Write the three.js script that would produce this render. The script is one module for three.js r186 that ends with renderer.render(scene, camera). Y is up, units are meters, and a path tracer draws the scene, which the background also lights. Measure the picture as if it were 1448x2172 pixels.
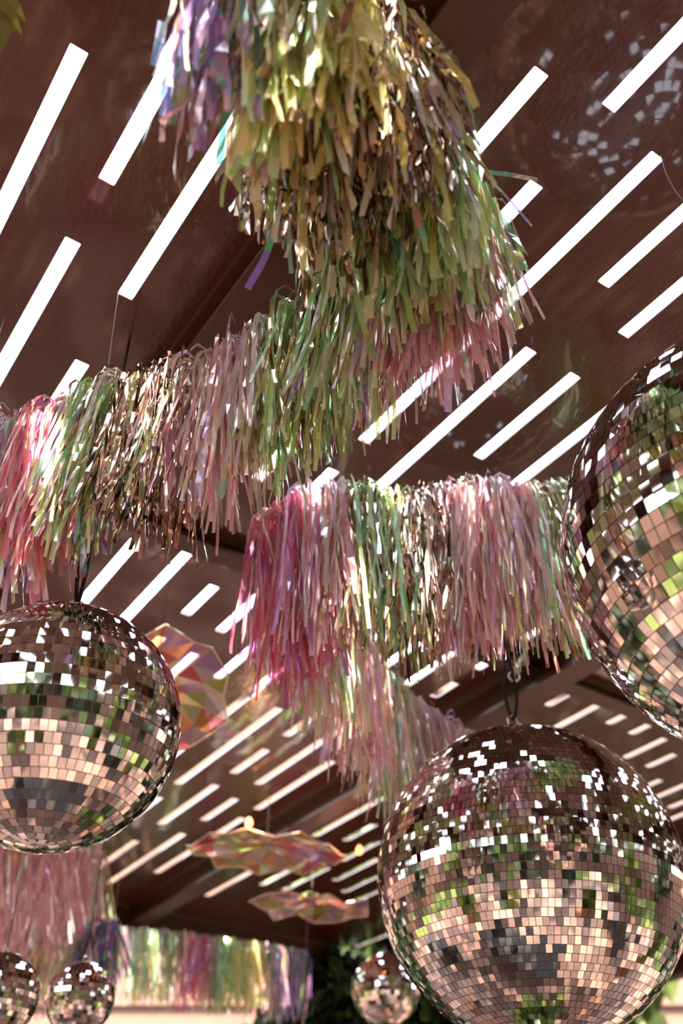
import * as THREE from 'three';
import { mergeGeometries } from 'three/addons/utils/BufferGeometryUtils.js';
import { ImprovedNoise } from 'three/addons/math/ImprovedNoise.js';

// ------------------------------------------------------------------ camera, sky, sun, exposure
const scene = new THREE.Scene();
const CAM = new THREE.Vector3(0, 1.6, 0), PITCH = 0.6755, F = 2100, CX = 724, CY = 1086;
const camera = new THREE.PerspectiveCamera(2 * Math.atan(1086 / F) * 180 / Math.PI, 1448 / 2172, 0.05, 200);
camera.position.copy(CAM);
camera.rotation.set(PITCH, 0, 0);
camera.focus = 1.33;
camera.userData.fStop = 3.2;
const renderer = new THREE.WebGLRenderer({ antialias: true });
renderer.toneMapping = THREE.LinearToneMapping;
renderer.toneMappingExposure = 3.0;
renderer.shadowMap.enabled = true;
{ // hazy bright summer sky: pale blue overhead, whiter towards the horizon
  const W = 256, H = 128, d = new Float32Array(W * H * 4);
  for (let y = 0; y < H; y++) {
    const el = Math.sin(((y + 0.5) / H - 0.5) * Math.PI), k = Math.pow(Math.max(el, 0), 0.6);
    for (let x = 0; x < W; x++) {
      const o = (y * W + x) * 4;
      d[o] = 3.0 - 0.75 * k; d[o + 1] = 2.95 - 0.5 * k; d[o + 2] = 2.95 - 0.05 * k; d[o + 3] = 1;
    }
  }
  const t = new THREE.DataTexture(d, W, H, THREE.RGBAFormat, THREE.FloatType);
  t.mapping = THREE.EquirectangularReflectionMapping; t.magFilter = THREE.LinearFilter; t.needsUpdate = true;
  scene.background = t; scene.environment = t;
}
const sun = new THREE.DirectionalLight(new THREE.Color().setRGB(1, 0.9, 0.78), 9);
sun.name = 'sun';
sun.position.set(3.2, 8.5, 5.2); sun.target.position.set(0, 0, -1.5);
sun.castShadow = true; sun.shadow.mapSize.set(4096, 4096);
Object.assign(sun.shadow.camera, { left: -14, right: 14, top: 14, bottom: -14, near: 0.1, far: 60 });
scene.add(sun, sun.target);

// ------------------------------------------------------------------ helpers
let seed = 20240611;
const rnd = () => { seed = (seed + 0x6d2b79f5) | 0; let t = Math.imul(seed ^ (seed >>> 15), 1 | seed); t = (t + Math.imul(t ^ (t >>> 7), 61 | t)) ^ t; return ((t ^ (t >>> 14)) >>> 0) / 4294967296; };
const rr = (a, b) => a + (b - a) * rnd();
const gauss = () => (rnd() + rnd() + rnd() - 1.5) * 1.15;
const pick = (a) => a[Math.floor(rnd() * a.length)];
const perlin = new ImprovedNoise();
const V = (x, y, z) => new THREE.Vector3(x, y, z);
const CEIL = 2.85;                                     // underside of the roof sheet
// survey: the place in the pavilion that lies along a sight line of the photograph at a given height above the camera
function at(px, py, height) {
  const c = V((px - CX) / F, -(py - CY) / F, -1).applyAxisAngle(V(1, 0, 0), PITCH);
  return c.multiplyScalar(height / c.y).add(CAM);
}
function along(px, py, dist) {
  const c = V((px - CX) / F, -(py - CY) / F, -1).applyAxisAngle(V(1, 0, 0), PITCH).normalize();
  return c.multiplyScalar(dist).add(CAM);
}
function pixelOf(p) {
  const c = p.clone().sub(CAM).applyAxisAngle(V(1, 0, 0), -PITCH);
  return c.z > -0.05 ? null : [CX - F * c.x / c.z, CY + F * c.y / c.z];
}
const AZ = -34.314 * Math.PI / 180;
const D1 = V(Math.sin(AZ), 0, -Math.cos(AZ)), D2 = V(Math.cos(AZ), 0, Math.sin(AZ));   // along the slots, across them
const roofPoint = (u, v, y = CEIL) => V(D1.x * u + D2.x * v, y, D1.z * u + D2.z * v);
const used = {};
function numbered(name) { const n = (used[name] = (used[name] ?? -1) + 1); return n ? name + '_' + String(n).padStart(3, '0') : name; }
function shade(o) { o.traverse((m) => { if (m.isMesh) { m.castShadow = true; m.receiveShadow = true; } }); return o; }
function tag(o, label, category, group, kind) {
  o.userData.label = label;
  if (category) o.userData.category = category;
  if (group) o.userData.group = group;
  if (kind) o.userData.kind = kind;
  return o;
}
function thing(name, label, category, pos, group) {
  const g = new THREE.Group(); g.name = numbered(name); scene.add(g);
  if (pos) g.position.copy(pos);
  return tag(g, label, category, group);
}
function part(name, geometry, material, parent, kind) {
  const m = new THREE.Mesh(geometry, material); m.name = name; m.castShadow = m.receiveShadow = true;
  if (kind) m.userData.kind = kind;
  parent.add(m);
  return m;
}
function solo(name, geometry, material, label, category, group, kind) {
  const m = new THREE.Mesh(geometry, material); m.name = numbered(name); m.castShadow = m.receiveShadow = true;
  scene.add(m);
  return tag(m, label, category, group, kind);
}
function structure(name, label) {
  const g = new THREE.Group(); g.name = name; g.userData.kind = 'structure'; g.userData.label = label; scene.add(g); return g;
}
const tube = (pts, r, n = 24, sides = 6) => new THREE.TubeGeometry(new THREE.CatmullRomCurve3(pts), n, r, sides, false);
function noiseTexture(size, fn, srgb) {
  const d = new Uint8Array(size * size * 4);
  for (let y = 0; y < size; y++) for (let x = 0; x < size; x++) {
    const c = fn(x / size, y / size), o = (y * size + x) * 4;
    for (let k = 0; k < 3; k++) d[o + k] = Math.max(0, Math.min(255, Math.round(255 * (Array.isArray(c) ? c[k] : c))));
    d[o + 3] = 255;
  }
  const t = new THREE.DataTexture(d, size, size);
  t.wrapS = t.wrapT = THREE.RepeatWrapping; t.magFilter = THREE.LinearFilter; t.needsUpdate = true;
  if (srgb) t.colorSpace = THREE.SRGBColorSpace;
  return t;
}
const wrapNoise = (u, v, f, z) => { // tileable
  const a = u * 2 * Math.PI, b = v * 2 * Math.PI, s = f / (2 * Math.PI);
  return 0.5 + 0.5 * (perlin.noise(Math.cos(a) * s + 31, Math.sin(a) * s + z, Math.cos(b) * s + 17) * 0.9 + perlin.noise(Math.sin(b) * s + 7, Math.cos(a) * s + 3 + z, Math.sin(a) * s + 11) * 0.9);
};

// ------------------------------------------------------------------ materials
const std = (hex, roughness = 0.8, metalness = 0, more = {}) => new THREE.MeshPhysicalMaterial({ color: new THREE.Color(hex), roughness, metalness, ...more });
const peel = noiseTexture(512, (u, v) => 0.5 * wrapNoise(u, v, 60, 0) + 0.3 * wrapNoise(u, v, 9, 5) + 0.2 * wrapNoise(u, v, 120, 9));
peel.repeat.set(2.2, 2.2);
const M = {
  roof: std('#512c21', 0.3, 0.0, { clearcoat: 1, clearcoatRoughness: 0.045, bumpMap: peel, bumpScale: 0.0012, ior: 1.5 }),
  beam: std('#4a2a20', 0.4, 0.0, { clearcoat: 0.4, clearcoatRoughness: 0.2 }),
  mirror: new THREE.MeshStandardMaterial({ color: new THREE.Color().setRGB(0.80, 0.775, 0.76), metalness: 1, roughness: 0.025 }),
  grout: std('#b58e76', 0.7),
  rim: std('#f2dfc6', 0.12, 0.3, { iridescence: 1, iridescenceIOR: 2.0, iridescenceThicknessRange: [100, 380] }),
  chrome: std('#c9c2b8', 0.18, 1),
  cord: std('#15100f', 0.8),
  string: std('#8d8078', 0.5),
  foil: new THREE.MeshPhysicalMaterial({ color: 0xffffff, vertexColors: true, metalness: 1, roughness: 0.09, side: THREE.DoubleSide }),
  sheet: new THREE.MeshPhysicalMaterial({ color: 0xffffff, vertexColors: true, metalness: 0.25, roughness: 0.05, transmission: 0.6, thickness: 0, ior: 1.7, iridescence: 1, iridescenceIOR: 2.1, iridescenceThicknessRange: [200, 360], side: THREE.DoubleSide }),
};

// iridescent film in four thicknesses, so that neighbouring strips flash different colours
const FILM = [230, 320, 410, 520].map((nm) => new THREE.MeshPhysicalMaterial({ color: 0xffffff, vertexColors: true, metalness: 0.16, roughness: 0.14, transmission: 0.55, thickness: 0, ior: 1.85, iridescence: 1, iridescenceIOR: 2.3, iridescenceThicknessRange: [100, nm], side: THREE.DoubleSide }));
// crinkled milky film between the clear strips
for (const nm of [280, 400, 500]) FILM.push(new THREE.MeshPhysicalMaterial({ color: 0xffffff, vertexColors: true, metalness: 0, roughness: 0.72, clearcoat: 1, clearcoatRoughness: 0.08, transmission: 0.6, thickness: 0, ior: 1.6, iridescence: 1, iridescenceIOR: 2.0, iridescenceThicknessRange: [100, nm], side: THREE.DoubleSide }));

// ------------------------------------------------------------------ the setting: roof with slots
const PITCH_V = 0.1047, SLOT_W = 0.0245, SHEET = 0.006;
const beamV = [-0.77, 0.432, 1.632, 2.832, 4.032], beamU = [-1.7, -0.45, 1.525, 3.86];
const BEAM_W = 0.07, BEAM_H = 0.075;
const shown = [   // [v, [u0, u1], ...] surveyed from the photograph
  [-0.034, [0.1, 0.645]],
  [0.071, [0.696, 1.26]], [0.178, [0.600, 0.856], [0.976, 1.42]], [0.287, [0.545, 1.031], [1.201, 1.45]],
  [0.578, [-0.1, 0.262], [0.386, 0.62], [0.8, 1.2], [1.61, 1.97]], [0.687, [-0.2, 0.374], [0.512, 0.77], [0.95, 1.3], [1.59, 1.96]],
  [0.795, [0.384, 1.094], [1.19, 1.45], [1.666, 1.808], [1.927, 2.12]], [0.897, [0.1, 0.586], [0.75, 1.22], [1.585, 1.83], [1.952, 2.3]],
  [1.0, [0.2, 0.641], [0.75, 1.008], [1.15, 1.42], [1.809, 2.034]], [1.112, [0.6, 1.12], [1.22, 1.45], [1.86, 2.313], [2.414, 2.68]],
  [1.216, [1.585, 1.696], [2.079, 2.678], [2.8, 3.05], [3.2, 3.5]], [1.318, [1.6, 1.746], [2.0, 2.21], [2.316, 2.512], [2.617, 3.004], [3.186, 3.535]],
  [1.42, [1.585, 1.791], [2.09, 2.541], [2.675, 2.892], [3.035, 3.646]], [1.518, [1.2, 1.45], [1.585, 1.62], [1.705, 1.796], [2.272, 2.713], [2.8, 3.016], [3.107, 3.44]],
  [1.80, [1.585, 1.662], [2.4, 2.804], [3.238, 3.571]], [1.91, [1.585, 1.743], [2.6, 2.778], [2.954, 3.339]],
  [2.012, [1.585, 1.645], [2.72, 2.949], [3.036, 3.345]], [2.11, [1.585, 1.653], [2.86, 3.139], [3.3, 3.6]],
  [2.213, [1.62, 1.771], [1.95, 2.3], [3.0, 3.23]], [2.315, [1.674, 1.777], [1.9, 2.1], [3.1, 3.4]], [2.42, [1.6, 1.72], [1.82, 2.2]], [2.51, [1.78, 1.93], [2.1, 2.5]], [2.61, [1.85, 1.951], [2.05, 2.4]],
];
const slots = [];
for (const [v, ...runs] of shown) for (const [a, b] of runs) slots.push([v, a, b]);
// rows and stretches of the roof that the photograph does not show
const inView = (u, v) => { const p = pixelOf(roofPoint(u, v)); return p && p[0] > -20 && p[0] < 1468 && p[1] > -20 && p[1] < 2000; };
for (let k = -8; k <= 38; k++) {
  const v = 0.071 + k * PITCH_V;
  if (beamV.some((b) => Math.abs(b - v) < BEAM_W / 2 + 0.03)) continue;
  let u = -1.65 + rr(0, 0.3);
  while (u < 3.7) {
    const len = rr(0.12, 0.6), e = u + len;
    const clash = slots.some(([v2, a, b]) => Math.abs(v2 - v) < 0.06 && a < e + 0.08 && b > u - 0.08);
    let seen = false;
    for (let s = 0; s <= 1; s += 0.125) if (inView(u + s * len, v)) seen = true;
    if (!clash && (!seen || v > 2.65)) slots.push([v, u, e]);
    u = e + rr(0.08, 0.28);
  }
}
const ceiling = structure('ceiling', 'glossy brown metal pavilion roof cut with rows of long slots');
const basis = new THREE.Matrix4().makeBasis(D2, D1, V(0, 1, 0));
for (let i = 0; i + 1 < beamV.length; i++) for (let j = 0; j + 1 < beamU.length; j++) {
  const v0 = beamV[i] + 0.002, v1 = beamV[i + 1] - 0.002, u0 = beamU[j] + 0.002, u1 = beamU[j + 1] - 0.002;
  const sh = new THREE.Shape([[v0, u0], [v1, u0], [v1, u1], [v0, u1]].map(([x, y]) => new THREE.Vector2(x, y)));
  for (const [v, a, b] of slots) {
    const ca = Math.max(a, u0 + 0.045), cb = Math.min(b, u1 - 0.045);
    if (v < v0 + 0.04 || v > v1 - 0.04 || cb - ca < 0.03) continue;
    const w = SLOT_W / 2, r = 0.0012, h = new THREE.Path();
    h.moveTo(v - w + r, ca); h.lineTo(v + w - r, ca); h.lineTo(v + w, ca + r); h.lineTo(v + w, cb - r); h.lineTo(v + w - r, cb); h.lineTo(v - w + r, cb); h.lineTo(v - w, cb - r); h.lineTo(v - w, ca + r); h.closePath();
    sh.holes.push(h);
  }
  const g = new THREE.ExtrudeGeometry(sh, { depth: SHEET, bevelEnabled: false });
  g.applyMatrix4(basis); g.translate(0, CEIL, 0);
  part('ceiling_panel', g, M.roof, ceiling);
}
function iBeam(a, b, w, h, y0, label) {     // web, two flanges, along a to b
  const L = a.distanceTo(b), dir = b.clone().sub(a).normalize(), side = V(0, 1, 0).cross(dir).normalize();
  const s = new THREE.Shape(), t = 0.008, f = 0.010;
  [[-w / 2, 0], [w / 2, 0], [w / 2, f], [t / 2, f], [t / 2, h - f], [w / 2, h - f], [w / 2, h], [-w / 2, h], [-w / 2, h - f], [-t / 2, h - f], [-t / 2, f], [-w / 2, f]].forEach(([x, y], k) => k ? s.lineTo(x, y) : s.moveTo(x, y));
  const g = new THREE.ExtrudeGeometry(s, { depth: L, bevelEnabled: false });
  g.applyMatrix4(new THREE.Matrix4().makeBasis(side, V(0, 1, 0), dir).setPosition(a.x, y0, a.z));
  const o = new THREE.Mesh(g, M.beam); o.name = numbered('roof_beam'); o.userData.kind = 'structure'; o.userData.label = label; o.castShadow = o.receiveShadow = true; scene.add(o);
}
const beamLabels = ['brown steel roof beam left overhead', 'brown steel beam running behind the upper tinsel garland', 'brown steel beam behind the lower right mirror ball', 'brown steel roof beam right of the large ball', 'brown steel roof beam at the right rim'];
beamV.forEach((v, i) => iBeam(roofPoint(-1.7, v), roofPoint(3.86, v), BEAM_W, BEAM_H, CEIL - BEAM_H, beamLabels[i]));
iBeam(roofPoint(1.525, -0.77), roofPoint(1.525, 4.03), 0.05, 0.03, CEIL - 0.03, 'shallow brown cross beam between the garlands');
iBeam(roofPoint(-0.45, -0.77), roofPoint(-0.45, 4.03), 0.05, 0.03, CEIL - 0.03, 'shallow brown cross beam behind the viewer');
{ // front edge beam: box section with a lower lip
  const a = roofPoint(3.9, -0.77), b = roofPoint(3.9, 2.62), L = a.distanceTo(b);
  const g = structure('trim_1', 'dark brown edge beam at the far end of the roof');
  const box = (w, h, y, off, name) => { const q = new THREE.BoxGeometry(L, h, w); q.applyMatrix4(new THREE.Matrix4().makeBasis(D2, V(0, 1, 0), D1.clone().negate()).setPosition((a.x + b.x) / 2 + D1.x * off, y, (a.z + b.z) / 2 + D1.z * off)); part(name, q, M.beam, g); };
  box(0.08, 0.13, CEIL - 0.06, 0, 'fascia'); box(0.12, 0.012, CEIL - 0.131, 0, 'lower_lip');
}
{
  const c = roofPoint(3.9, 2.66), g = structure('trim_2', 'brown steel post under the edge beam behind ivy');
  const q = new THREE.CylinderGeometry(0.045, 0.045, 2.8, 20); q.translate(c.x, 1.4, c.z); part('post', q, M.beam, g);
  const k = new THREE.CylinderGeometry(0.06, 0.06, 0.03, 20); k.translate(c.x, 2.73, c.z); part('post_cap', k, M.beam, g);
}

// ------------------------------------------------------------------ the setting: floor, lawn, building
const stoneTex = noiseTexture(512, (u, v) => { const b = Math.min(1, Math.max(0, (wrapNoise(u, v, 14, 2) - 0.38) * 3.2)), n = 0.75 * b + 0.15 * wrapNoise(u, v, 44, 4) + 0.1 * rnd(); return [0.38 + 0.5 * n, 0.27 + 0.45 * n, 0.22 + 0.4 * n]; }, true);
stoneTex.repeat.set(0.28, 0.28);
const floorMat = new THREE.MeshStandardMaterial({ map: stoneTex, color: new THREE.Color(0.36, 0.33, 0.32), roughness: 0.85 });
{
  const g = new THREE.BoxGeometry(26, 0.2, 24); g.translate(0, -0.1, 0);
  const uv = g.attributes.uv, p = g.attributes.position; for (let i = 0; i < uv.count; i++) uv.setXY(i, p.getX(i), p.getZ(i));
  const o = solo('floor', g, floorMat, 'pinkish beige stone terrace', null, null, 'structure'); o.name = 'floor';
}
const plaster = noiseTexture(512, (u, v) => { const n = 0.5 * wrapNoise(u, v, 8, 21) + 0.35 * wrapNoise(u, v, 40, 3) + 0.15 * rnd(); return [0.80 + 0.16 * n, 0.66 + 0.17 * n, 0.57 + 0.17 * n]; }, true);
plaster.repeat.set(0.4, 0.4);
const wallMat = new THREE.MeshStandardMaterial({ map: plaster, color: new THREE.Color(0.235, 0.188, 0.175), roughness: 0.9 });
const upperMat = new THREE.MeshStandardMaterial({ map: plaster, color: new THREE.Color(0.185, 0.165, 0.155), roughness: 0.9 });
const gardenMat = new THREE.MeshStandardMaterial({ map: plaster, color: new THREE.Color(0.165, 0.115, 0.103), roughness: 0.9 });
const uvMetres = (g) => { const uv = g.attributes.uv, p = g.attributes.position; for (let i = 0; i < uv.count; i++) uv.setXY(i, p.getX(i) + p.getZ(i), p.getY(i)); return g; };
{
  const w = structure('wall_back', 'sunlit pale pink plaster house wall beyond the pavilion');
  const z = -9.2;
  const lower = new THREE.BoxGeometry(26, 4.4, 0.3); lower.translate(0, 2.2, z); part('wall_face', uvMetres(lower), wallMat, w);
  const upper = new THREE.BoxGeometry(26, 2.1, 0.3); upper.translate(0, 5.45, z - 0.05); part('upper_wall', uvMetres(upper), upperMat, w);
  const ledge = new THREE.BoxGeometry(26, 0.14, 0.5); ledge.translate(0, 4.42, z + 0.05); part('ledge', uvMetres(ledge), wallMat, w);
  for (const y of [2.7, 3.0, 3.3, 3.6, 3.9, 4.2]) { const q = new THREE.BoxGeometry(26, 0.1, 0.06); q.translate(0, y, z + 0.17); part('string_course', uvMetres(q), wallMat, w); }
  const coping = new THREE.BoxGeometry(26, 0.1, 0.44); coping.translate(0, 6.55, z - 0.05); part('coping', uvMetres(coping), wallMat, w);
}

// ------------------------------------------------------------------ mirror balls
function ballFrame(center, R, turn, lean) {
  return { center, R, q: new THREE.Quaternion().setFromEuler(new THREE.Euler(lean[0], turn, lean[1], 'YXZ')) };
}
function mirrorBall(name, label, center, R, rows, tileW, turn, lean, jitter, singles, group) {
  const g = thing(name, label, 'disco ball', center, group);
  g.quaternion.setFromEuler(new THREE.Euler(lean[0], turn, lean[1], 'XYZ'));
  g.updateMatrixWorld(true);
  part('core', new THREE.SphereGeometry(R * 0.988, 64, 40), M.grout, g);
  const hRow = Math.PI * R / rows, tiles = [];
  const geo = new THREE.BoxGeometry(tileW * 0.915, hRow * 0.925, R * 0.012); geo.translate(0, 0, -R * 0.006);
  for (let k = 0; k < rows; k++) {
    const th = (k + 0.5) / rows * Math.PI, n = Math.max(3, Math.floor(2 * Math.PI * R * Math.sin(th) / tileW)), off = rnd();
    const rowTilt = gauss() * jitter * 0.5;
    for (let i = 0; i < n; i++) {
      const ph = (i + off) / n * 2 * Math.PI;
      const nrm = V(Math.sin(th) * Math.sin(ph), Math.cos(th), Math.sin(th) * Math.cos(ph));
      const m = new THREE.Matrix4().makeRotationFromEuler(new THREE.Euler(-(Math.PI / 2 - th), ph, 0, 'YXZ'));
      m.multiply(new THREE.Matrix4().makeRotationFromEuler(new THREE.Euler(rowTilt + gauss() * jitter, gauss() * jitter, gauss() * 0.012)));
      m.setPosition(nrm.clone().multiplyScalar(R));
      const wn = nrm.clone().applyQuaternion(g.quaternion), wp = wn.clone().multiplyScalar(R).add(center), view = CAM.clone().sub(wp), d = view.length();
      const px = pixelOf(wp), inside = px && px[0] > 5 && px[0] < 1443 && px[1] > 5 && px[1] < 2167;
      tiles.push({ m, score: inside ? wn.dot(view) / d / (d * d) : -1 });
    }
  }
  tiles.sort((a, b) => b.score - a.score);
  for (const t of tiles.slice(0, singles)) { const o = part('mirror_tile', geo, M.mirror, g); o.matrixAutoUpdate = true; t.m.decompose(o.position, o.quaternion, o.scale); }
  const rest = mergeGeometries(tiles.slice(singles).map((t) => geo.clone().applyMatrix4(t.m)));
  part('mirror_mosaic', rest, M.mirror, g, 'stuff');
  const cap = new THREE.CylinderGeometry(R * 0.11, R * 0.13, R * 0.03, 24); cap.translate(0, R * 1.005, 0); part('cap', cap, M.chrome, g);
  const ring = new THREE.TorusGeometry(R * 0.085, R * 0.009, 8, 32); ring.translate(0, R * 1.09, 0); part('hanging_ring', ring, M.chrome, g);
  return g;
}
const ballLeft = mirrorBall('disco_ball', 'mirror ball with large rectangular tiles hanging under the left garland', along(121, 1537, 1.285), 0.15, 37, 0.15 * 0.0635, 0.3, [0.03, 0.02], 0.034, 300);
const ballLow = mirrorBall('disco_ball', 'big mirror ball with the smallest tiles at the lower right', along(1122, 1864, 1.91), 0.27, 63, 0.27 * 0.0385, 0.9, [0.02, -0.03], 0.04, 300);
const ballUp = mirrorBall('disco_ball', 'closest and largest mirror ball cut off by the right edge', along(1690, 1146, 1.276), 0.27, 50, 0.27 * 0.05, 2.1, [0.02, 0.02], 0.034, 300);
const smallBalls = [
  [170, 2118, 2.55, 68, 'small blurred mirror ball below the purple tinsel bundle'],
  [818, 2098, 3.4, 70, 'small blurred mirror ball in front of the dark ivy'],
  [-5, 2112, 2.3, 80, 'small mirror ball half cut off at the lower left corner'],
];
for (const [px, py, d, r, label] of smallBalls) mirrorBall('small_disco_ball', label, along(px, py, d), r / F * d * 0.93, 26, r / F * d * 0.12, rr(0, 6), [0, 0], 0.03, 0, 'small mirror balls far behind');

// ------------------------------------------------------------------ tinsel garlands
const lin = (hex) => new THREE.Color(hex), pale = (k) => (hex) => new THREE.Color(hex).lerp(new THREE.Color(0.97, 0.94, 0.92), k);
const PAL = {
  pink: ['#f5a3b8', '#ee7fa6', '#f9c0b4', '#d59be8', '#ffd3c4', '#f28f9f', '#f7c9dd'].map(pale(0.35)),
  rose: ['#ec5f93', '#f07fb0', '#f59a90', '#c976d8', '#f7a9b9'].map(pale(0.12)),
  green: ['#c6ea70', '#98e08c', '#e4ea88', '#74d6a0', '#f4eca4', '#b0e464', '#d2efb4'].map(pale(0.25)),
  pearl: ['#f6dcd2', '#e9ecc9', '#dcdcf4', '#f7cbd9', '#d2ecd3', '#fae6c6'].map(pale(0.5)),
  teal: ['#a870d6', '#62b9a4', '#c879ba', '#7796e6', '#b98ad8', '#d98a90'].map(pale(0.1)),
  gold: ['#f6f07a', '#f0e060', '#f7cc6a', '#e0ee7c', '#f8f0a8'].map(pale(0.25)),
  silver: ['#ece2da', '#f2dccb', '#e4dcda', '#f3dcc0', '#eccdb8'].map(lin),
};
const KIND = {   // shares of strip colours in a stretch of garland
  pink: { pink: 0.72, pearl: 0.2, green: 0.05, silver: 0.03 }, rose: { rose: 0.75, pink: 0.2, pearl: 0.05 },
  green: { green: 0.72, pearl: 0.16, silver: 0.07, teal: 0.05 }, silver: { silver: 0.8, pearl: 0.08, pink: 0.07, green: 0.05 },
  pearl: { pearl: 0.55, pink: 0.2, green: 0.25 }, greensilver: { green: 0.55, silver: 0.35, pearl: 0.1 }, silvergold: { silver: 0.58, pearl: 0.24, gold: 0.14, teal: 0.04 },
  gold: { gold: 0.6, green: 0.28, pearl: 0.06, silver: 0.06 }, teal: { teal: 0.75, green: 0.15, pink: 0.1 }, mix: { pink: 0.35, green: 0.3, pearl: 0.25, silver: 0.1 },
};
const choose = (k) => { let r = rnd(); for (const [n, w] of Object.entries(KIND[k])) { if ((r -= w) <= 0) return n; } return 'pearl'; };
function stripInto(buf, p0, out, len, width, col, curl, lean, segs, kink) {
  // a flat ribbon that leaves the rope sideways, bends over and hangs, kinked and twisted
  let tw = rr(0, Math.PI * 2), dir = out.clone().multiplyScalar(rr(0.15, 0.9)).add(V(0, rr(-0.9, 0.3), 0)).normalize();
  const p = p0.clone(), step = len / segs, prev = [];
  let c = col[0].clone();
  const sway = V(gauss() * curl, 0, gauss() * curl).add(lean);
  for (let s = 0; s <= segs; s++) {
    const side = V(Math.cos(tw), 0, Math.sin(tw)).cross(dir); if (side.lengthSq() < 1e-4) side.set(1, 0, 0); side.normalize();
    const w = width * 0.5 * (s === segs ? 0.85 : 1);
    const a = p.clone().addScaledVector(side, -w), b = p.clone().addScaledVector(side, w);
    if (s) {
      const [pa, pb] = prev; if (rnd() < 0.4) c = pick(col).clone();
      for (const q of [pa, a, pb, pb, a, b]) { buf.pos.push(q.x, q.y, q.z); buf.col.push(c.r, c.g, c.b); }
    }
    prev[0] = a; prev[1] = b;
    tw += gauss() * (kink ? 0.95 : 0.55);
    const f = Math.min(1, (s + 1) / segs * 3.2);
    dir.lerp(V(sway.x + gauss() * 0.1, -1, sway.z + gauss() * 0.1).normalize(), 0.25 + 0.6 * f).normalize();
    p.addScaledVector(dir, step);
  }
}
const bufGeo = (b) => { const g = new THREE.BufferGeometry(); g.setAttribute('position', new THREE.Float32BufferAttribute(b.pos, 3)); g.setAttribute('color', new THREE.Float32BufferAttribute(b.col, 3)); g.computeVertexNormals(); return g; };
// stops: [px, py, height above camera, kind]; the rope runs through the surveyed places
function garland(label, stops, { density = 2300, length = 0.3, width = 0.0052, curl = 0.17, segs = 12, spread = 0.018, singles = 40, group, thin = () => 1 }) {
  const pts = stops.map(([x, y, h]) => at(x, y, h)), kinds = stops.map((s) => s[3]);
  const curve = new THREE.CatmullRomCurve3(pts, false, 'centripetal'), L = curve.getLength();
  const g = thing('tinsel_garland', label, 'garland', null, group);
  part('rope', new THREE.TubeGeometry(curve, 80, 0.004, 6, false), M.string, g);
  for (const p of [pts[0], pts[pts.length - 1]]) if (CEIL - p.y > 0.01) part('hanging_thread', tube([p, V(p.x, CEIL - 0.001, p.z)], 0.0008, 3, 5), M.string, g);
  const bufs = {}, n = Math.round(L * density);
  const keyT = pts.map((_, i) => i / (pts.length - 1));
  const make = (t, buf, kindName, w, lenK) => {
    const p = curve.getPoint(t), tan = curve.getTangent(t), side = V(0, 1, 0).cross(tan).normalize();
    const out = side.multiplyScalar(rnd() < 0.5 ? -1 : 1).addScaledVector(tan, gauss() * 0.7).normalize();
    p.add(V(gauss() * spread, gauss() * spread * 0.6, gauss() * spread));
    stripInto(buf, p, out, length * lenK, w, Array.from({ length: 3 }, () => pick(PAL[kindName])), curl, V(0.16 * perlin.noise(p.x * 5, 3.3, p.z * 5), 0, 0.16 * perlin.noise(p.x * 5, 9.1, p.z * 5)), segs, kindName === 'silver');
  };
  for (let i = 0; i < n; i++) {
    const t = rnd(); if (rnd() > thin(t)) continue;
    const s = Math.min(0.9999, Math.max(0, t + gauss() * 0.012)) * (kinds.length - 1), kind = kinds[Math.min(kinds.length - 2, Math.floor(s))];
    const kindName = choose(kind), mat = kindName === 'silver' ? M.foil : pick(FILM);
    const buf = (bufs[kindName + FILM.indexOf(mat)] ??= { pos: [], col: [], mat });
    make(t, buf, kindName, width * rr(0.55, 1.25), rr(0.72, 1.06) * (rnd() < 0.12 ? rr(0.4, 0.8) : 1));
  }
  for (const [k, b] of Object.entries(bufs)) part(b.mat === M.foil ? 'foil_fringe' : 'film_fringe', bufGeo(b), b.mat, g, 'stuff');
  for (let i = 0; i < singles; i++) {
    const t = rnd(), s = t * (kinds.length - 1), kindName = choose(kinds[Math.min(kinds.length - 2, Math.floor(s))]);
    const b = { pos: [], col: [] }; make(t, b, kindName, width * rr(1.3, 1.9), rr(0.85, 1.12));
    part('ribbon', bufGeo(b), kindName === 'silver' ? M.foil : pick(FILM), g);
  }
  return g;
}
garland('long pink, green and silver tinsel garland sweeping across the middle left', [
  [-70, 918, 0.99, 'pearl'], [50, 888, 1.01, 'rose'], [175, 842, 1.03, 'green'], [260, 812, 1.05, 'silver'], [420, 768, 1.07, 'pink'], [550, 702, 1.1, 'greensilver'], [680, 622, 1.13, 'green'], [800, 548, 1.16, 'pink'], [905, 492, 1.19, 'pink'], [978, 445, 1.22, 'pink'], [966, 394, 1.243, 'pink'],
], { singles: 70, density: 2300, width: 0.006, length: 0.297 });
garland('gold, silver and lilac tinsel garland overhead at the top edge', [
  [965, 393, 1.243, 'green'], [935, 310, 1.22, 'green'], [890, 190, 1.19, 'silvergold'], [830, 80, 1.17, 'silvergold'], [740, -10, 1.15, 'gold'], [620, -60, 1.14, 'gold'], [520, -55, 1.13, 'teal'], [420, -70, 1.12, 'teal'],
], { singles: 60, density: 1800, width: 0.0078, thin: (t) => t > 0.68 ? 0.5 : 1 });
const topGarland = garland('short silver and gold tinsel garland in front of the upper beam', [
  [585, 20, 1.16, 'gold'], [605, 90, 1.17, 'silvergold'], [640, 170, 1.185, 'silvergold'], [700, 262, 1.2, 'green'], [790, 340, 1.22, 'green'], [890, 388, 1.24, 'green'],
], { singles: 40, density: 1300, width: 0.0078 });
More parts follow.
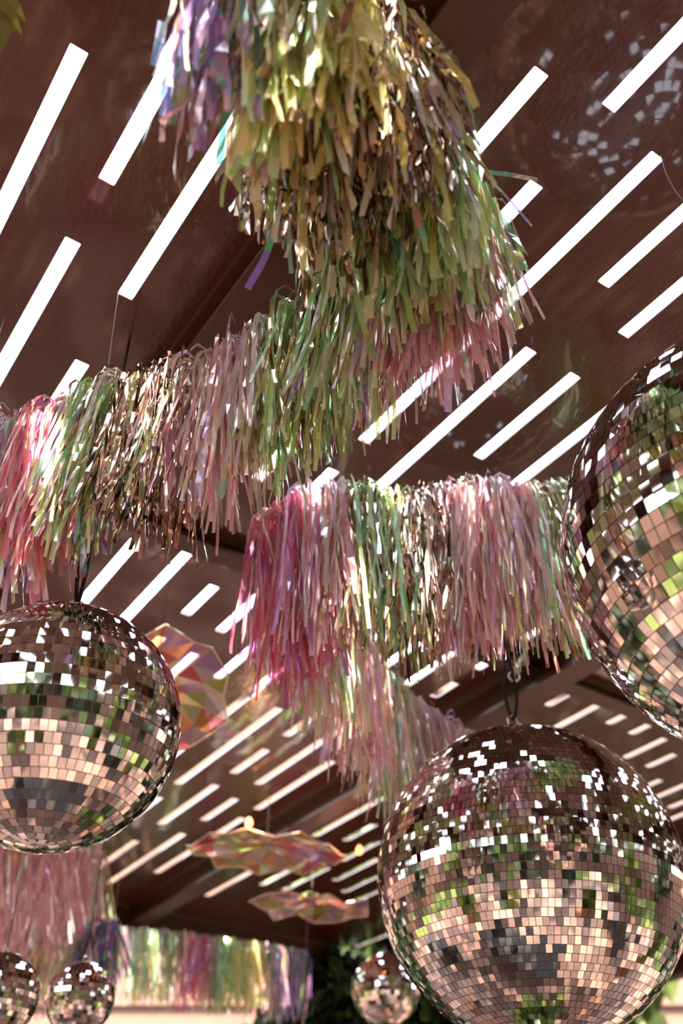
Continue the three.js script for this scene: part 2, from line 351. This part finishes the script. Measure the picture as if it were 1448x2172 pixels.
// stray ribbons one can pick out: [colours, width, [px, py, height]...]
for (const [cols, w, ...pts] of [
  [['#2fae7c', '#56c47a', '#8a6bd0'], 0.0085, [622, 352, 1.06], [600, 420, 1.02], [582, 480, 0.99], [562, 545, 0.96], [524, 612, 0.93]],
  [['#3fb68c', '#57c98a'], 0.007, [615, 300, 1.08], [604, 380, 1.04], [596, 440, 1.0]],
  [['#c8b2a4', '#e2cbb9'], 0.0075, [640, 380, 1.05], [655, 450, 1.02], [664, 520, 0.99], [670, 575, 0.96]],
  [['#9d84d8', '#7ab3a8'], 0.006, [625, 420, 1.02], [612, 500, 0.98], [618, 580, 0.95]],
  [['#e2b79c', '#edc8ae'], 0.009, [820, 95, 1.12], [865, 140, 1.11]],
  [['#e0b090', '#e9c2a6'], 0.008, [870, 235, 1.16], [905, 244, 1.16], [955, 232, 1.15]],
  [['#4fc0a0', '#8fd08a'], 0.007, [790, 40, 1.14], [840, 85, 1.13], [880, 120, 1.12]],
  [['#b7c98a', '#8fb880'], 0.006, [800, 95, 1.13], [880, 100, 1.13], [958, 112, 1.12]],
  [['#a99bd0', '#7fc9d0', '#d8c9d4'], 0.006, [985, 340, 1.22], [1020, 362, 1.22], [1080, 370, 1.21], [1140, 382, 1.2]],
  [['#c9b5d8', '#9a8fb0'], 0.0035, [970, 355, 1.22], [1040, 385, 1.2], [1085, 430, 1.18], [1128, 480, 1.16]],
  [['#c58aa8', '#b06a92'], 0.006, [965, 425, 1.18], [1000, 452, 1.17], [1035, 482, 1.16]],
  [['#e8dcd8', '#cfc4cc'], 0.005, [985, 552, 1.05], [1008, 565, 1.05], [1032, 562, 1.05]],
  [['#8fb8e6', '#6f9fe0'], 0.009, [345, 45, 0.95], [338, 90, 0.93], [328, 140, 0.91]],
  [['#a88ad6', '#c08ac8'], 0.0075, [470, 60, 0.95], [452, 170, 0.9], [432, 250, 0.87], [415, 318, 0.85]],
  [['#7fae9a', '#98b890'], 0.0075, [400, 60, 0.95], [380, 160, 0.91], [366, 265, 0.87]],
]) {
  const curve = new THREE.CatmullRomCurve3(pts.map((p) => at(...p))), n = 10, b = { pos: [], col: [] }; let prev, tw = rr(-0.3, 0.3), c = lin(cols[0]);
  for (let i = 0; i <= n; i++) {
    const p = curve.getPoint(i / n), t = curve.getTangent(i / n), view = CAM.clone().sub(p).normalize(), side = t.clone().cross(view).normalize().multiplyScalar(Math.cos(tw)).addScaledVector(view, Math.sin(tw)).multiplyScalar(w / 2);
    const row = [p.clone().sub(side), p.clone().add(side)];
    if (prev) for (const q of [prev[0], row[0], prev[1], prev[1], row[0], row[1]]) { b.pos.push(q.x, q.y, q.z); b.col.push(c.r, c.g, c.b); }
    prev = row; tw += gauss() * 0.35; c = lin(cols[Math.min(cols.length - 1, Math.floor(i / n * cols.length))]);
  }
  part('ribbon', bufGeo(b), pick(FILM), topGarland);
}
garland('pink and silver tinsel garland hanging level in the middle right', [
  [585, 1095, 1.12, 'rose'], [650, 1048, 1.13, 'pink'], [740, 1032, 1.13, 'greensilver'], [840, 1050, 1.11, 'silver'], [930, 1044, 1.12, 'pink'], [1020, 1026, 1.13, 'pink'], [1110, 1038, 1.12, 'greensilver'], [1205, 1030, 1.17, 'green'], [1330, 1030, 1.23, 'green'],
], { length: 0.33, density: 2100, width: 0.0058 });
garland('pink and pearly tinsel garland trailing away to the lower right ball', [
  [590, 1092, 1.12, 'rose'], [650, 1190, 1.11, 'pearl'], [720, 1296, 1.1, 'pink'], [800, 1412, 1.1, 'pearl'], [880, 1492, 1.1, 'pink'], [970, 1550, 1.1, 'green'], [1080, 1600, 1.1, 'green'],
], { length: 0.3, density: 1500, width: 0.006, singles: 25 });
garland('blurred pink and green tinsel garland below the left mirror ball', [
  [-120, 1610, 1.1, 'pink'], [40, 1700, 1.1, 'pink'], [195, 1792, 1.12, 'green'], [120, 1850, 1.05, 'pink'], [-60, 1900, 0.97, 'mix'],
], { length: 0.4, density: 1100, width: 0.006, singles: 10, curl: 0.3 });
garland('far rainbow tinsel fringe hanging from the edge beam', [
  [190, 1962, 1.06, 'mix'], [290, 1972, 1.06, 'green'], [385, 1980, 1.06, 'rose'], [440, 1988, 1.06, 'green'], [500, 1996, 1.06, 'gold'], [560, 2004, 1.06, 'teal'], [650, 2018, 1.06, 'teal'],
], { length: 0.25, density: 900, width: 0.007, segs: 7, singles: 0 });
garland('small purple tinsel bundle above the small mirror ball', [
  [186, 1990, 0.8, 'teal'], [205, 1958, 0.83, 'teal'], [240, 1956, 0.84, 'teal'],
], { length: 0.17, density: 4200, width: 0.008, segs: 7, singles: 0, curl: 0.4 });

// ------------------------------------------------------------------ pleated film discs
function filmDisc(label, center, R, tilt, turn, pleats) {
  const g = thing('film_fan', label, 'fan', center, 'iridescent film fans');
  g.rotation.set(tilt[0], turn, tilt[1]);
  const cols = ['#f58fae', '#f9c9a0', '#e2e6b0', '#dcb4f2', '#f8dfe0', '#f0788c', '#f2c0d8', '#eee2e8', '#f2a050', '#c8e070'].map(pale(0.05));
  const b = { pos: [], col: [] }, rims = [];
  const rad = [0.08, 0.4, 0.72, 1].map((k) => k * R), n = pleats * 2;
  const P = rad.map((r, j) => Array.from({ length: n }, (_, i) => {
    const a = i / n * Math.PI * 2 + gauss() * 0.05 * (j ? 1 : 0), q = r * (1 + (j === 3 ? gauss() * 0.16 : 0));
    return V(Math.cos(a) * q, (i % 2 ? 1 : -1) * R * 0.035 * (0.3 + j / 3) + gauss() * R * 0.045 + (1 - r / R) * R * 0.12, Math.sin(a) * q);
  }));
  for (let j = 0; j < 3; j++) for (let i = 0; i < n; i++) {
    const i2 = (i + 1) % n, quad = [P[j][i], P[j + 1][i], P[j][i2], P[j][i2], P[j + 1][i], P[j + 1][i2]];
    for (let k = 0; k < 6; k += 3) { const c = pick(cols); for (const q of quad.slice(k, k + 3)) { b.pos.push(q.x, q.y, q.z); b.col.push(c.r, c.g, c.b); } }
  }
  part('pleated_film', bufGeo(b), M.sheet, g);
  const rimPts = P[3].concat([P[3][0]]), eb = [];
  for (let i = 0; i + 1 < rimPts.length; i++) eb.push(new THREE.TubeGeometry(new THREE.LineCurve3(rimPts[i], rimPts[i + 1]), 1, 0.0022, 5));
  part('folded_rim', mergeGeometries(eb), M.rim, g);
  const hub = new THREE.CylinderGeometry(R * 0.1, R * 0.1, R * 0.12, 16); hub.translate(0, R * 0.16, 0); part('hub', hub, M.string, g);
  const top = V(0, 0, 0), inv = new THREE.Matrix4(); g.updateMatrixWorld(true); inv.copy(g.matrixWorld).invert();
  part('hanging_thread', tube([V(0, R * 0.16, 0), V(center.x, CEIL - 0.001, center.z).applyMatrix4(inv)], 0.0012, 4, 5), M.string, g);
  return g;
}
filmDisc('crumpled iridescent film fan half hidden behind the left mirror ball', at(325, 1478, 1.05), 0.16, [-0.5, 0.1], 0.4, 9);
filmDisc('upper of two flat iridescent film fans near the edge beam', at(565, 1808, 1.06), 0.225, [0.15, -0.06], 1.1, 10);
filmDisc('lower of two flat iridescent film fans near the edge beam', at(660, 1926, 1.02), 0.2, [0.02, 0.1], 2.2, 10);
filmDisc('iridescent film fan out of frame to the right, seen in the mirror ball', V(0.95, 2.45, -0.35), 0.2, [0.15, 0.1], 0.2, 10);

// ------------------------------------------------------------------ cords, threads, bulbs
function cordThing(name, label, pts, r, mat, group) { return solo(name, tube(pts, r, 30, 8), mat, label, 'cord', group); }
function topOf(ball, R, k = 1.15) { return V(0, R * k, 0).applyQuaternion(ball.quaternion).add(ball.position); }
{
  const a = topOf(ballLeft, 0.15, 1.13), b = V(a.x, CEIL - 0.002, a.z);
  const g = thing('hanging_cord', 'doubled black elastic cord above the left mirror ball', 'cord');
  part('loop', tube([a.clone().add(V(-0.003, 0.1, 0)), a.clone().add(V(-0.006, 0.05, 0.002)), a.clone(), a.clone().add(V(0.004, 0.05, 0)), a.clone().add(V(0.003, 0.1, 0))], 0.0027, 30, 8), M.cord, g);
  part('line', tube([a.clone().add(V(0, 0.095, 0)), b], 0.0022, 6, 8), M.cord, g);
}
{
  const a = topOf(ballLow, 0.27, 1.15), b = V(a.x, CEIL - 0.002, a.z);
  const g = thing('hanging_cord', 'black looped cord with metal swivel above the lower right mirror ball', 'cord');
  part('loop', tube([a.clone().add(V(-0.001, 0.15, 0)), a.clone().add(V(-0.012, 0.055, 0.002)), a.clone(), a.clone().add(V(0.012, 0.055, 0)), a.clone().add(V(0.003, 0.15, 0))], 0.0036, 30, 8), M.cord, g);
  part('line', tube([a.clone().add(V(0, 0.14, 0)), b], 0.002, 6, 8), M.cord, g);
  const sw = new THREE.CapsuleGeometry(0.008, 0.036, 6, 12); sw.rotateZ(-0.5); sw.translate(a.x + 0.026, a.y + 0.13, a.z); part('swivel', sw, M.chrome, g);
  const sw2 = new THREE.TorusGeometry(0.011, 0.0025, 8, 20); sw2.translate(a.x + 0.012, a.y + 0.098, a.z); part('swivel_ring', sw2, M.chrome, g);
}
{ const a = topOf(ballUp, 0.27, 1.15); cordThing('hanging_cord', 'black cord of the closest mirror ball at the right edge', [a, V(a.x, CEIL - 0.002, a.z)], 0.0012, M.cord); }
cordThing('thread', 'thin clear thread from a slot end down to the left garland', [at(250, 622, 1.25), at(226, 805, 1.06)], 0.0009, M.string);
cordThing('thread', 'thin slack thread drooping from a slot end near the right edge', [at(1401, 328, 1.249), at(1416, 375, 1.2), at(1448, 425, 1.15), at(1490, 455, 1.13)], 0.0009, M.string);
cordThing('thread', 'dark slack wire in front of the level pink garland', [at(1040, 1300, 0.93), at(990, 1222, 0.97), at(955, 1185, 1.0), at(935, 1155, 1.03)], 0.0014, M.cord);
for (const [i, sb] of smallBalls.entries()) { const c = along(sb[0], sb[1], sb[2]), r = sb[3] / F * sb[2] * 0.93; cordThing('thread', ['thread of the small mirror ball below the purple bundle', 'thread of the small mirror ball by the ivy', 'thread of the small mirror ball in the corner'][i], [V(c.x, c.y + r * 1.15, c.z), V(c.x, CEIL - 0.002, c.z)], 0.0014, M.cord); }
const glow = (label, p, lum) => {
  const g = thing('string_light_bulb', label, 'light bulb', p, 'warm bulbs under the roof');
  const m = new THREE.MeshStandardMaterial({ color: '#ffb070', emissive: new THREE.Color().setRGB(1, 0.3, 0.11), emissiveIntensity: lum, roughness: 0.3 });
  const prof = [[0.0005, -0.015], [0.0065, -0.0135], [0.0105, -0.008], [0.0105, 0], [0.008, 0.007], [0.005, 0.011], [0.004, 0.013]].map(([x, y]) => new THREE.Vector2(x, y));
  part('bulb', new THREE.LatheGeometry(prof, 20), m, g);
  const s = new THREE.CylinderGeometry(0.005, 0.005, 0.012, 14); s.translate(0, 0.018, 0); part('socket', s, M.cord, g);
  part('wire', tube([V(0, 0.02, 0), V(0, CEIL - p.y - 0.001, 0)], 0.0008, 4, 6), M.cord, g);
  const l = new THREE.PointLight(new THREE.Color().setRGB(1, 0.5, 0.22), 0.03); l.name = 'bulb'; l.shadow.radius = 0.5; l.castShadow = true; g.add(l);
};
glow('glowing orange bulb left of the upper film fan', at(528, 1743, 1.05), 2.4);
glow('dimmer orange bulb right of the upper film fan', at(762, 1802, 1.05), 1.5);

// ------------------------------------------------------------------ plants
function leafGeo(L, W, fold, bend) {   // pointed leaf folded along its midrib
  const n = 5, pos = [], row = [];
  for (let i = 0; i <= n; i++) {
    const t = i / n, w = W * Math.sin(Math.PI * Math.pow(t, 0.75)) * 0.5, y = t * L, z = -bend * t * t * L;
    row.push([[-w, y, z + w * fold], [0, y, z], [w, y, z + w * fold]]);
  }
  for (let i = 0; i < n; i++) for (let k = 0; k < 2; k++) for (const q of [row[i][k], row[i][k + 1], row[i + 1][k], row[i + 1][k], row[i][k + 1], row[i + 1][k + 1]]) pos.push(...q);
  const g = new THREE.BufferGeometry(); g.setAttribute('position', new THREE.Float32BufferAttribute(pos, 3)); g.computeVertexNormals(); return g;
}
const leafMat = (hex) => new THREE.MeshPhysicalMaterial({ color: new THREE.Color(hex), roughness: 0.55, transmission: 0.35, thickness: 0, side: THREE.DoubleSide });
{ // sprig at the top left corner
  const base = along(-30, -20, 1.12), g = thing('leaf_sprig', 'olive green leafy sprig in the top left corner', 'leaves', base);
  const m = leafMat('#6f6a1e');
  const tips = [[52, 44, -20, -35], [47, 74, 2, 18], [28, 62, -2, 34], [-2, 112, 3, 32], [-40, 60, -20, 0], [12, 40, -12, 6]];
  part('stem', tube([V(0, 0.02, 0), along(-8, 10, 1.12).sub(base), along(2, 34, 1.12).sub(base)], 0.0012, 10, 6), m, g);
  tips.forEach(([x, y, x0, y0], i) => {
    const a = along(x0, y0, 1.12), b = along(x, y, 1.1 + 0.02 * (i % 3)), L = a.distanceTo(b);
    const q = leafGeo(L, L * 0.48, 0.35, 0.12), dir = b.clone().sub(a).normalize(), toCam = CAM.clone().sub(a).normalize();
    const X = dir.clone().cross(toCam).normalize(), Z = X.clone().cross(dir).normalize();
    q.applyMatrix4(new THREE.Matrix4().makeBasis(X, dir, Z).setPosition(a.sub(base)));
    part('leaf', q, m, g);
  });
}
function foliage(name, geo, mat, blobs, count, parent, tints) {
  const im = new THREE.InstancedMesh(geo, mat, count), m = new THREE.Matrix4(), q = new THREE.Quaternion(), c = new THREE.Color();
  for (let i = 0; i < count; i++) {
    const [x, y, z, rx, ry, rz] = pick(blobs), d = V(gauss(), gauss(), gauss()).normalize(), r = Math.pow(rnd(), 0.4);
    q.setFromEuler(new THREE.Euler(rr(-1.2, 1.2) + Math.PI * (rnd() < 0.6 ? 0.8 : 0), rr(0, 6.28), rr(-1, 1)));
    const s = rr(0.7, 1.25);
    m.compose(V(x + d.x * rx * r, y + d.y * ry * r, z + d.z * rz * r), q, V(s, s, s));
    im.setMatrixAt(i, m); im.setColorAt(i, c.set(pick(tints)));
  }
  im.name = name; im.castShadow = im.receiveShadow = true; im.userData.kind = 'stuff'; parent.add(im);
}
const white = (o = {}) => new THREE.MeshPhysicalMaterial({ color: 0xffffff, roughness: 0.5, transmission: 0.3, thickness: 0, side: THREE.DoubleSide, ...o });
const leafWhite = white();
{ // ivy over the post
  const c = roofPoint(3.9, 2.75), g = thing('ivy', 'dark green ivy climbing the post under the edge beam', 'ivy', V(c.x, 0, c.z));
  part('stem', tube([V(0.06, 0, 0.02), V(-0.05, 0.9, 0.07), V(0.07, 1.8, 0.03), V(0.02, 2.6, 0.02)], 0.014, 30, 7), std('#4a3a28', 0.9), g);
  foliage('ivy_leaves', leafGeo(0.085, 0.07, 0.25, 0.25), leafWhite, [[0.15, 2.45, 0, 0.35, 0.42, 0.3], [0.45, 2.6, 0, 0.4, 0.4, 0.3], [0.1, 2.2, 0.05, 0.45, 0.4, 0.3], [0.6, 2.3, 0, 0.5, 0.6, 0.3], [-0.25, 2.35, 0.08, 0.25, 0.3, 0.2], [0.3, 2.7, -0.05, 0.4, 0.28, 0.3], [-0.1, 2.55, 0.1, 0.3, 0.25, 0.2], [0.8, 2.6, 0, 0.4, 0.4, 0.3], [0, 1.3, 0, 0.4, 0.9, 0.3]], 8000, g, ['#1c280e', '#263614', '#33471c', '#182109', '#46601f']);
}
const BARK = std('#3d2c22', 0.95);
function tree(label, x, z, h, blobs, count, tints) {
  const g = thing('tree', label, 'tree', V(x, z > 4.9 || Math.abs(x) > 5.3 ? 0.04 : 0, z));
  part('trunk', tube([V(0, 0, 0), V(0.06, h * 0.35, 0.03), V(-0.05, h * 0.7, -0.04), V(0.04, h, 0)], 0.11, 20, 9), BARK, g);
  foliage('crown', leafGeo(0.2, 0.14, 0.25, 0.2), leafWhite, blobs, count, g, tints);
}
const lime = ['#5c6a28', '#6d7a30', '#4c5c22', '#7d8a40', '#3c4c1c'];
tree('sunlit lime green tree beyond the edge beam', 0.55, -6.6, 3.6, [[0, 3.6, 0, 1.0, 0.75, 0.8], [0.7, 3.2, 0.1, 0.7, 0.6, 0.6], [-0.4, 3.2, 0, 0.5, 0.5, 0.5]], 2600, lime);
// what the mirror tiles look at: the garden behind the viewer
tree('green tree behind the viewer mirrored in the balls', -2.8, 6.2, 3.4, [[0, 3.5, 0, 1.6, 1.1, 1.4], [1.1, 3.0, 0.2, 1.0, 0.8, 0.9], [-1, 2.9, 0, 0.9, 0.8, 0.9]], 2600, lime);
tree('second green tree behind the viewer mirrored in the balls', 3.6, 5.6, 3.2, [[0, 3.3, 0, 1.5, 1.1, 1.2], [-1.0, 2.7, 0, 0.9, 0.7, 0.8]], 2400, lime);
tree('broad dark tree behind the viewer mirrored in the balls', 0.6, 7.6, 3.6, [[0, 3.6, 0, 1.6, 1.2, 0.5], [-1.0, 2.8, 0, 0.9, 0.9, 0.5], [1.1, 2.6, 0, 0.8, 0.9, 0.5]], 3200, ['#28331a', '#323f1c', '#202812', '#404c24']);
tree('dark tree far left behind the viewer', -6.4, 5.3, 3.6, [[0, 3.4, 0, 1.5, 1.3, 1.4], [0.4, 2.2, 0.2, 1.2, 0.9, 1.1]], 3000, ['#28331a', '#323f1c', '#202812', '#404c24']);
[[-7.2, -2.6, 'dark tree by the left garden wall'], [-7.0, 2.6, 'second dark tree by the left garden wall'], [7.1, -2.4, 'dark tree by the right garden wall'], [6.9, 1.6, 'second dark tree by the right garden wall'], [6.4, 5.6, 'dark tree in the corner behind the viewer']].forEach(([x, z, label], i) =>
  tree(label, x, z, 3.4, [[0, 3.2, 0, 1.1, 1.1, 1.3], [0.2, 2.1, 0.5, 0.8, 0.8, 0.9], [-0.1, 2.2, -0.6, 0.8, 0.8, 0.8]], 1800, i % 2 ? lime : ['#28331a', '#323f1c', '#202812', '#404c24']));
tree('slim tree by the terrace left of the viewer', -4.8, 1.5, 3.0, [[0, 2.9, 0, 1.1, 1.2, 1.0], [0.2, 1.9, 0.2, 0.8, 0.6, 0.8]], 2000, lime);
for (const [x, z, w, d, label] of [[-1.4, 4.4, 2.2, 0.6, 'clipped green hedge behind the viewer'], [2.2, 4.6, 1.8, 0.6, 'shorter clipped hedge behind the viewer'], [4.6, 0.4, 0.7, 2.6, 'clipped hedge right of the terrace']]) {
  const g = thing('hedge', label, 'hedge', V(x, 0, z));
  const q = new THREE.BoxGeometry(w + 0.1, 0.35, d + 0.1); q.translate(0, 0.175, 0); part('planter', q, wallMat, g);
  foliage('leaves', leafGeo(0.09, 0.06, 0.25, 0.2), leafWhite, [[0, 0.75, 0, w * 0.6, 0.5, d * 0.6], [w * 0.3, 0.7, 0, w * 0.3, 0.5, d * 0.55], [-w * 0.3, 0.7, 0, w * 0.3, 0.5, d * 0.55]], 2200, g, lime);
}
{
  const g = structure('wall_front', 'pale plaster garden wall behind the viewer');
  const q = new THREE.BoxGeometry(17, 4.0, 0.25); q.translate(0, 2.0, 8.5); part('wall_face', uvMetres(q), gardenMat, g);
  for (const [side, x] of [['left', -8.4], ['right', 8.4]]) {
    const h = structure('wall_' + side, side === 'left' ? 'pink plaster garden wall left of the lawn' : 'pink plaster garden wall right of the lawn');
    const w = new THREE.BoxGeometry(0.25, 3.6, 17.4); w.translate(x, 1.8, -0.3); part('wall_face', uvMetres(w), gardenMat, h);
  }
}
{ // lawn behind and beside the terrace
  const lawnTex = noiseTexture(256, (u, v) => { const n = 0.5 * wrapNoise(u, v, 22, 41) + 0.5 * rnd(); return [0.36 + 0.2 * n, 0.40 + 0.2 * n, 0.15 + 0.12 * n]; }, true);
  const lm = new THREE.MeshStandardMaterial({ map: lawnTex, color: new THREE.Color(0.5, 0.5, 0.5), roughness: 0.95 });
  for (const [x0, x1, z0, z1, label] of [[-8.2, 0.4, 5.0, 8.3, 'sunlit lawn behind the viewer on the left'], [1.8, 8.2, 5.0, 8.3, 'sunlit lawn behind the viewer on the right'], [5.2, 8.2, -6, 3.0, 'sunlit lawn right of the terrace'], [-8.2, -5.4, -6, 3.0, 'sunlit lawn left of the terrace']]) {
    const q = new THREE.BoxGeometry(x1 - x0, 0.03, z1 - z0); q.translate((x0 + x1) / 2, 0.015, (z0 + z1) / 2);
    const uv = q.attributes.uv, p = q.attributes.position; for (let i = 0; i < uv.count; i++) uv.setXY(i, p.getX(i), p.getZ(i));
    solo('lawn', q, lm, label, 'lawn', null, 'stuff');
  }
}
function cypress(x, z, h, label) {
  const g = thing('cypress', label, 'tree', V(x, 0, z));
  part('trunk', tube([V(0, 0, 0), V(0.02, h * 0.4, 0), V(0, h * 0.8, 0)], 0.05, 10, 8), BARK, g);
  foliage('crown', leafGeo(0.09, 0.05, 0.25, 0.2), leafWhite, [[0, h * 0.3, 0, 0.22, h * 0.3, 0.22], [0, h * 0.6, 0, 0.2, h * 0.3, 0.2], [0, h * 0.8, 0, 0.12, h * 0.22, 0.12]], 1800, g, ['#1d2a12', '#26361a', '#30421c', '#18220f']);
}
cypress(-0.35, 1.7, 2.2, 'slim dark cypress just behind the viewer'); cypress(1.55, 2.3, 2.4, 'slim dark cypress behind the viewer on the right'); cypress(-2.3, 2.2, 2.3, 'slim dark cypress behind the viewer on the left');
for (const [x, z, w, d, label] of [[-7.0, -7.6, 2.6, 0.5, 'x'], [-4.2, -7.6, 2.6, 0.5, 'x'], [-1.4, -7.6, 2.6, 0.5, 'x'], [1.4, -7.6, 2.6, 0.5, 'x'], [4.2, -7.6, 2.6, 0.5, 'x'], [7.0, -7.6, 2.4, 0.5, 'x']].map((a, i) => [...a.slice(0, 4), ['first', 'second', 'third', 'fourth', 'fifth', 'last'][i] + ' of six tall dark hedge blocks along the house wall, from the left'])) {
  const g = thing('tall_hedge', label, 'hedge', V(x, 0, z), 'dark hedge along the house wall');
  part('stem', tube([V(0, 0, 0), V(0.04, 1.2, 0), V(-0.03, 2.4, 0)], 0.05, 8, 7), BARK, g);
  foliage('leaves', leafGeo(0.2, 0.14, 0.25, 0.2), leafWhite, [[0, 1.3, 0, w * 0.58, 1.4, d * 0.6], [w * 0.28, 0.9, 0, w * 0.3, 1.1, d * 0.6], [-w * 0.28, 0.9, 0, w * 0.3, 1.1, d * 0.6], [w * 0.28, 2.1, 0, w * 0.3, 0.6, d * 0.6], [-w * 0.28, 2.1, 0, w * 0.3, 0.6, d * 0.6]], 1800, g, ['#202a12', '#2a3616', '#18200d', '#344020']);
}
const POT = std('#8a5a42', 0.8);
for (const [x, z, label] of [[-0.9, 0.5, 'potted shrub left of the viewer'], [1.9, 0.6, 'potted shrub right of the viewer'], [0.35, -2.3, 'potted shrub under the lower right mirror ball'], [-2.4, -0.2, 'potted shrub under the left mirror ball'], [3.3, -2.6, 'potted shrub at the right of the terrace']]) {
  const g = thing('potted_shrub', label, 'plant', V(x, 0, z));
  part('pot', new THREE.LatheGeometry([[0.001, 0], [0.15, 0], [0.2, 0.34], [0.22, 0.34], [0.22, 0.38], [0.19, 0.38], [0.18, 0.33], [0.001, 0.33]].map(([a, b]) => new THREE.Vector2(a, b)), 24), POT, g);
  foliage('leaves', leafGeo(0.13, 0.08, 0.25, 0.2), leafWhite, [[0, 0.65, 0, 0.34, 0.3, 0.34], [0, 0.95, 0, 0.22, 0.25, 0.22]], 420, g, lime);
}
const CUSHION = std('#2a2422', 0.85);
for (const [x, z, turn, label] of [[-0.2, -0.9, 0.3, 'low dark sofa beneath the garlands'], [2.9, -0.6, 1.9, 'low dark sofa at the right of the terrace'], [-2.6, -2.6, -0.6, 'low dark sofa at the left of the terrace']]) {
  const g = thing('sofa', label, 'sofa', V(x, 0, z)); g.rotation.y = turn;
  const bx = (n, w, h, d, a, b, c) => { const q = new THREE.BoxGeometry(w, h, d); q.translate(a, b, c); part(n, q, CUSHION, g); };
  bx('base', 1.5, 0.25, 0.7, 0, 0.17, 0); bx('seat_cushion', 0.68, 0.14, 0.6, -0.35, 0.365, 0.03); bx('seat_cushion', 0.68, 0.14, 0.6, 0.35, 0.365, 0.03); bx('backrest', 1.5, 0.4, 0.14, 0, 0.5, -0.34); bx('armrest', 0.12, 0.3, 0.6, -0.76, 0.42, 0.03); bx('armrest', 0.12, 0.3, 0.6, 0.76, 0.42, 0.03);
  for (const [a, b] of [[-1, -1], [1, -1], [-1, 1], [1, 1]]) bx('leg', 0.05, 0.05, 0.05, a * 0.68, 0.025, b * 0.3);
}
const WOOD = std('#6b4632', 0.55);
function table(x, z, w, d, label) {
  const g = thing('wooden_table', label, 'table', V(x, 0, z));
  for (let i = 0; i < 5; i++) { const q = new THREE.BoxGeometry(w, 0.035, d / 5 - 0.006); q.translate(0, 0.735, -d / 2 + (i + 0.5) * d / 5); part('plank', q, WOOD, g); }
  for (const [a, b] of [[-1, -1], [1, -1], [-1, 1], [1, 1]]) { const q = new THREE.BoxGeometry(0.07, 0.72, 0.07); q.translate(a * (w / 2 - 0.08), 0.36, b * (d / 2 - 0.08)); part('leg', q, WOOD, g); }
}
table(-1.6, -1.5, 1.4, 0.8, 'brown plank table under the left mirror ball'); table(1.5, -2.4, 1.6, 0.8, 'brown plank table under the right mirror balls'); table(0.3, -3.4, 2.0, 0.8, 'brown plank table near the edge beam');
renderer.render(scene, camera);
